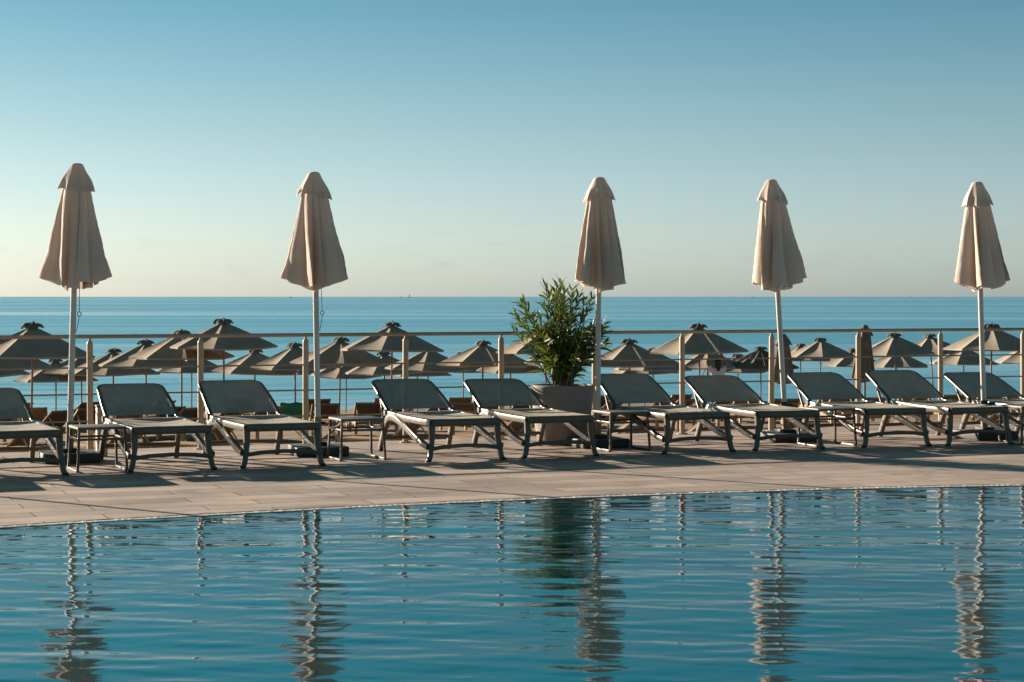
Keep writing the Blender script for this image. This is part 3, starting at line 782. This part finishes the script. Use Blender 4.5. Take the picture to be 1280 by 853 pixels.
# green towel over the back of one bed
def towel():
    px = 371; Y = 47.6; x = (px-640)*Y/F; z = gz(x, Y)
    b = MB()
    def fn(u, v):
        if v < .5: y, zz = -.10-.12*(.5-v), .78-(.5-v)*.8
        else: y, zz = -.10+(v-.5)*.8, .78-(v-.5)*.62
        return Vector(((u-.5)*.62+.02*math.sin(v*7), y+.012*math.sin(u*14), zz+.012*math.sin(u*11+v*3)))
    b.grid(fn, 14, 14); o = b.build('beach_towel', M['green'], None, angle=180)
    ob = bed_objs[9]; o.location = ob.location; o.rotation_euler = ob.rotation_euler
    tag(o, 'green towel draped over a sunbed back left of the third railing post', 'towel')
towel()

# ------------------------------------------------------------------ person on the beach
def skin_mesh(name, verts, edges, radii, material, parent, sub=2, root=0):
    me = bpy.data.meshes.new(name); me.from_pydata(verts, edges, []); o = bpy.data.objects.new(name, me); C.objects.link(o)
    o.modifiers.new('s','SKIN'); sv = me.skin_vertices[0].data
    for v, r in zip(sv, radii): v.radius = (r if isinstance(r, tuple) else (r, r)); v.use_root = False
    sv[root].use_root = True
    m = o.modifiers.new('d','SUBSURF'); m.levels = sub; m.render_levels = sub
    dg = bpy.context.evaluated_depsgraph_get(); ev = o.evaluated_get(dg); m2 = bpy.data.meshes.new_from_object(ev)
    o.modifiers.clear(); o.data = m2; bpy.data.meshes.remove(me); m2.name = name
    m2.materials.clear(); m2.materials.append(material); m2.polygons.foreach_set('use_smooth', [True]*len(m2.polygons))
    if parent: o.parent = parent
    return o
def person():
    Y = 56.0; x = (897-640)*Y/F; z = gz(x, Y); o = empty('person', (x, Y, z), R(8))
    tag(o, 'person in white top with dark hair reaching up to an umbrella rim, seen from behind', 'person')
    hgt = 1.80/1.75
    # back to the camera: facing +y; x left/right
    V = [(0,0,.98),(0,0,1.12),(0,.0,1.30),(0,-.01,1.45),(0,.0,1.53),(0,.02,1.60),(0,.03,1.70),
         (.10,0,.92),(.11,.02,.50),(.12,-.02,.08),(.13,.09,.035),
         (-.10,0,.92),(-.11,.02,.50),(-.12,-.02,.08),(-.13,.09,.035),
         (.19,0,1.44),(.27,.12,1.64),(.13,.2,1.90),(.12,.22,1.98),
         (-.19,0,1.44),(-.26,.12,1.66),(-.12,.2,1.92),(-.11,.22,2.0)]
    Ed = [(0,1),(1,2),(2,3),(3,4),(4,5),(5,6),(0,7),(7,8),(8,9),(9,10),(0,11),(11,12),(12,13),(13,14),(3,15),(15,16),(16,17),(17,18),(3,19),(19,20),(20,21),(21,22)]
    rr = [(.15,.11),(.125,.10),(.15,.11),(.12,.085),.052,.085,.09,.085,.058,.042,.035,.085,.058,.042,.035,.058,.042,.032,.038,.058,.042,.032,.038]
    V = [tuple(c*hgt for c in v) for v in V]
    skin_mesh('body', V, Ed, rr, M['skin'], o)
    sV = [(0,0,1.0),(0,0,1.14),(0,0,1.30),(0,-.01,1.44),(.17,0,1.44),(.235,.07,1.55),(-.17,0,1.44),(-.23,.07,1.56)]; sV = [tuple(c*hgt for c in v) for v in sV]
    skin_mesh('shirt', sV, [(0,1),(1,2),(2,3),(3,4),(4,5),(3,6),(6,7)], [(.185,.14),(.165,.13),(.185,.14),(.15,.115),.085,.07,.085,.07], M['shirt'], o)
    hV = [(0,.015,1.74),(0,-.02,1.66),(0,-.055,1.52),(0,-.075,1.38)]; hV = [tuple(c*hgt for c in v) for v in hV]
    skin_mesh('hair', hV, [(0,1),(1,2),(2,3)], [.095,.11,.085,.04], M['hair'], o)
    tV = [(0,0,1.0),(.10,0,.9),(.115,.01,.62),(-.10,0,.9),(-.115,.01,.62)]; tV = [tuple(c*hgt for c in v) for v in tV]
    skin_mesh('shorts', tV, [(0,1),(1,2),(0,3),(3,4)], [(.175,.135),.115,.095,.115,.095], M['shorts'], o)
    bg = empty('shoulder_bag', (x-.36, Y-.02, z+.95), R(10)); tag(bg, 'dark red bag hanging left of the person in white', 'bag')
    MB().box((0,0,.17),(.22,.12,.30), bev=.04).build('pouch', M['redbag'], bg)
    MB().tube([(-.08,0,.30),(-.03,0,.48),(.06,0,.58),(.12,0,.52),(.09,0,.30)], .010, 8, up=(0,1,0)).build('strap', M['redbag'], bg)
person()

# ------------------------------------------------------------------ ships on the horizon
def ship(px, Y, ln, sup_h, sup_x, lab, mast=0):
    x = (px-640)*Y/F; o = empty('ship', (x, Y, -3.6)); tag(o, lab, 'ship')
    b = MB(); prof = [(-.5,.0),(-.46,.9),(.40,.9),(.52,1.0),(.44,0)]
    for s0, s1 in ((-1,1),):
        va = [b.bm.verts.new((px_*ln, -ln*.07, z*ln*.07)) for px_, z in prof]; vb = [b.bm.verts.new((px_*ln, ln*.07, z*ln*.07)) for px_, z in prof]
        b.bm.faces.new(va); b.bm.faces.new(vb[::-1])
        for i in range(5): b.bm.faces.new((va[i], vb[i], vb[(i+1)%5], va[(i+1)%5]))
    b.build('hull', M['ship'], o, smooth=False)
    b = MB(); b.box((sup_x*ln,0,ln*.06+sup_h*.35),(ln*.16,ln*.10,sup_h*.7)); b.box((sup_x*ln,0,ln*.06+sup_h*.82),(ln*.09,ln*.07,sup_h*.3)); b.build('superstructure', M['ship'], o, smooth=False)
    if mast: MB().box((sup_x*ln+ln*.22,0,ln*.05+mast/2),(ln*.03,ln*.03,mast)).build('mast', M['ship'], o, smooth=False)
ship(364, 9000, 18, 5, -.1, 'tiny boat on the horizon just left of the second parasol pole')
ship(502, 12000, 22, 6, -.2, 'small grey boat on the horizon left of the taller ship')
ship(512, 12000, 24, 20, .0, 'tallest faint ship on the horizon between the second and middle parasols')
ship(941, 9000, 18, 4, -.2, 'tiny boat on the horizon beside the fourth parasol canopy')
ship(1137, 9000, 12, 9, .0, 'thin sail-like boat on the horizon between the fourth and fifth parasols')

# ------------------------------------------------------------------ light, sky, camera
SUN_AZ, SUN_EL = R(-53), R(15)      # azimuth from +Y, clockwise towards +X
sd = Vector((math.sin(SUN_AZ)*math.cos(SUN_EL), math.cos(SUN_AZ)*math.cos(SUN_EL), math.sin(SUN_EL)))
sl = bpy.data.lights.new('sun', 'SUN'); sl.energy = 5.0; sl.angle = R(.55); sl.color = (1,.85,.69)
so = bpy.data.objects.new('sun', sl); C.objects.link(so); so.rotation_euler = (-sd).to_track_quat('-Z','Y').to_euler(); so.location = (-20,20,20)
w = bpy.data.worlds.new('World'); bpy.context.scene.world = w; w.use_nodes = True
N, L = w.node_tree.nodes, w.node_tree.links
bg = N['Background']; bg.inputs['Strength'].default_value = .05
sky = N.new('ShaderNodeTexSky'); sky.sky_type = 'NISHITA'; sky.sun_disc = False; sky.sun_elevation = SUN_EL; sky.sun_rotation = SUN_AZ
sky.air_density = 1.0; sky.dust_density = .5; sky.ozone_density = 2.0
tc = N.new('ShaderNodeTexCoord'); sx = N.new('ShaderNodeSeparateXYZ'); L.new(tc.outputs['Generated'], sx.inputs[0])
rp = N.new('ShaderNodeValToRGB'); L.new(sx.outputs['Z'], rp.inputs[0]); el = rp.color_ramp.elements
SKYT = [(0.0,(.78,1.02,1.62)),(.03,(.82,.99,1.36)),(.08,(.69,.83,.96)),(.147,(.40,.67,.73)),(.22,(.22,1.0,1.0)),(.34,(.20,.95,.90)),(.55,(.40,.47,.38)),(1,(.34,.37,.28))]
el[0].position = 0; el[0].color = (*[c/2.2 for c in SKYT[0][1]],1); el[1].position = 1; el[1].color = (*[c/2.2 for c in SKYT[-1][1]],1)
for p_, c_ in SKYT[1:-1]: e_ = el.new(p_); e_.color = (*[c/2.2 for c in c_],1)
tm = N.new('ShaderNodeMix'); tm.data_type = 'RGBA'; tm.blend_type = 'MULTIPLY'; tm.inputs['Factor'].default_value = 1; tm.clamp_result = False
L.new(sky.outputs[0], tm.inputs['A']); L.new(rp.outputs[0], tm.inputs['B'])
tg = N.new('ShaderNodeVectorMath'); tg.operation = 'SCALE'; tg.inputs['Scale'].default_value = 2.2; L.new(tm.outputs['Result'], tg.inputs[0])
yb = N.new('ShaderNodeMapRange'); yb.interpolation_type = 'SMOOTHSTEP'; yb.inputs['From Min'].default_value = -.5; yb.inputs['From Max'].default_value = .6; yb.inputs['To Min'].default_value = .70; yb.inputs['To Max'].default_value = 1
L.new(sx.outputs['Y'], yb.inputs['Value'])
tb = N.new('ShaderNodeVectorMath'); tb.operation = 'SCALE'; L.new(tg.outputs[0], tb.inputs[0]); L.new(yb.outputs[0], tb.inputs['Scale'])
# faint low cloud puffs just above the horizon
cm = N.new('ShaderNodeMapping'); cm.inputs['Scale'].default_value = (20,20,66); L.new(tc.outputs['Generated'], cm.inputs['Vector'])
cn = N.new('ShaderNodeTexNoise'); cn.inputs['Scale'].default_value = 1.6; cn.inputs['Detail'].default_value = 7; cn.inputs['Roughness'].default_value = .55; L.new(cm.outputs[0], cn.inputs['Vector'])
c1 = N.new('ShaderNodeMapRange'); c1.inputs['From Min'].default_value = .54; c1.inputs['From Max'].default_value = .66; c1.inputs['To Max'].default_value = .85; L.new(cn.outputs['Fac'], c1.inputs['Value'])
c2 = N.new('ShaderNodeValToRGB'); L.new(sx.outputs['Z'], c2.inputs[0]); ce = c2.color_ramp.elements
ce[0].position = .006; ce[0].color = (0,0,0,1); ce[1].position = .05; ce[1].color = (0,0,0,1); c3 = ce.new(.018); c3.color = (1,1,1,1)
c4 = N.new('ShaderNodeMath'); c4.operation = 'MULTIPLY'; L.new(c1.outputs[0], c4.inputs[0]); L.new(c2.outputs[0], c4.inputs[1])
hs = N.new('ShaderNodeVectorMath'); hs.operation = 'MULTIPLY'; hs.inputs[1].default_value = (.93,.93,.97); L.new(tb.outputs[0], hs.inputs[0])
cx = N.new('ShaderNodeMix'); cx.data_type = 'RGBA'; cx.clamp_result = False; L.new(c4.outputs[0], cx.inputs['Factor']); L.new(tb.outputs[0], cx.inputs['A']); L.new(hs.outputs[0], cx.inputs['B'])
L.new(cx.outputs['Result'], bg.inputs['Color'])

cam = bpy.data.cameras.new('camera'); co = bpy.data.objects.new('camera', cam); C.objects.link(co)
co.location = (0,0,H); co.rotation_euler = (R(90),0,0); cam.lens = 70; cam.sensor_width = 36; cam.shift_y = -(426.5-HY)/1280
cam.clip_start = .1; cam.clip_end = 200000
sc = bpy.context.scene; sc.camera = co
sc.view_settings.view_transform = 'Standard'; sc.view_settings.look = 'None'; sc.view_settings.exposure = 1.25; sc.view_settings.gamma = 1
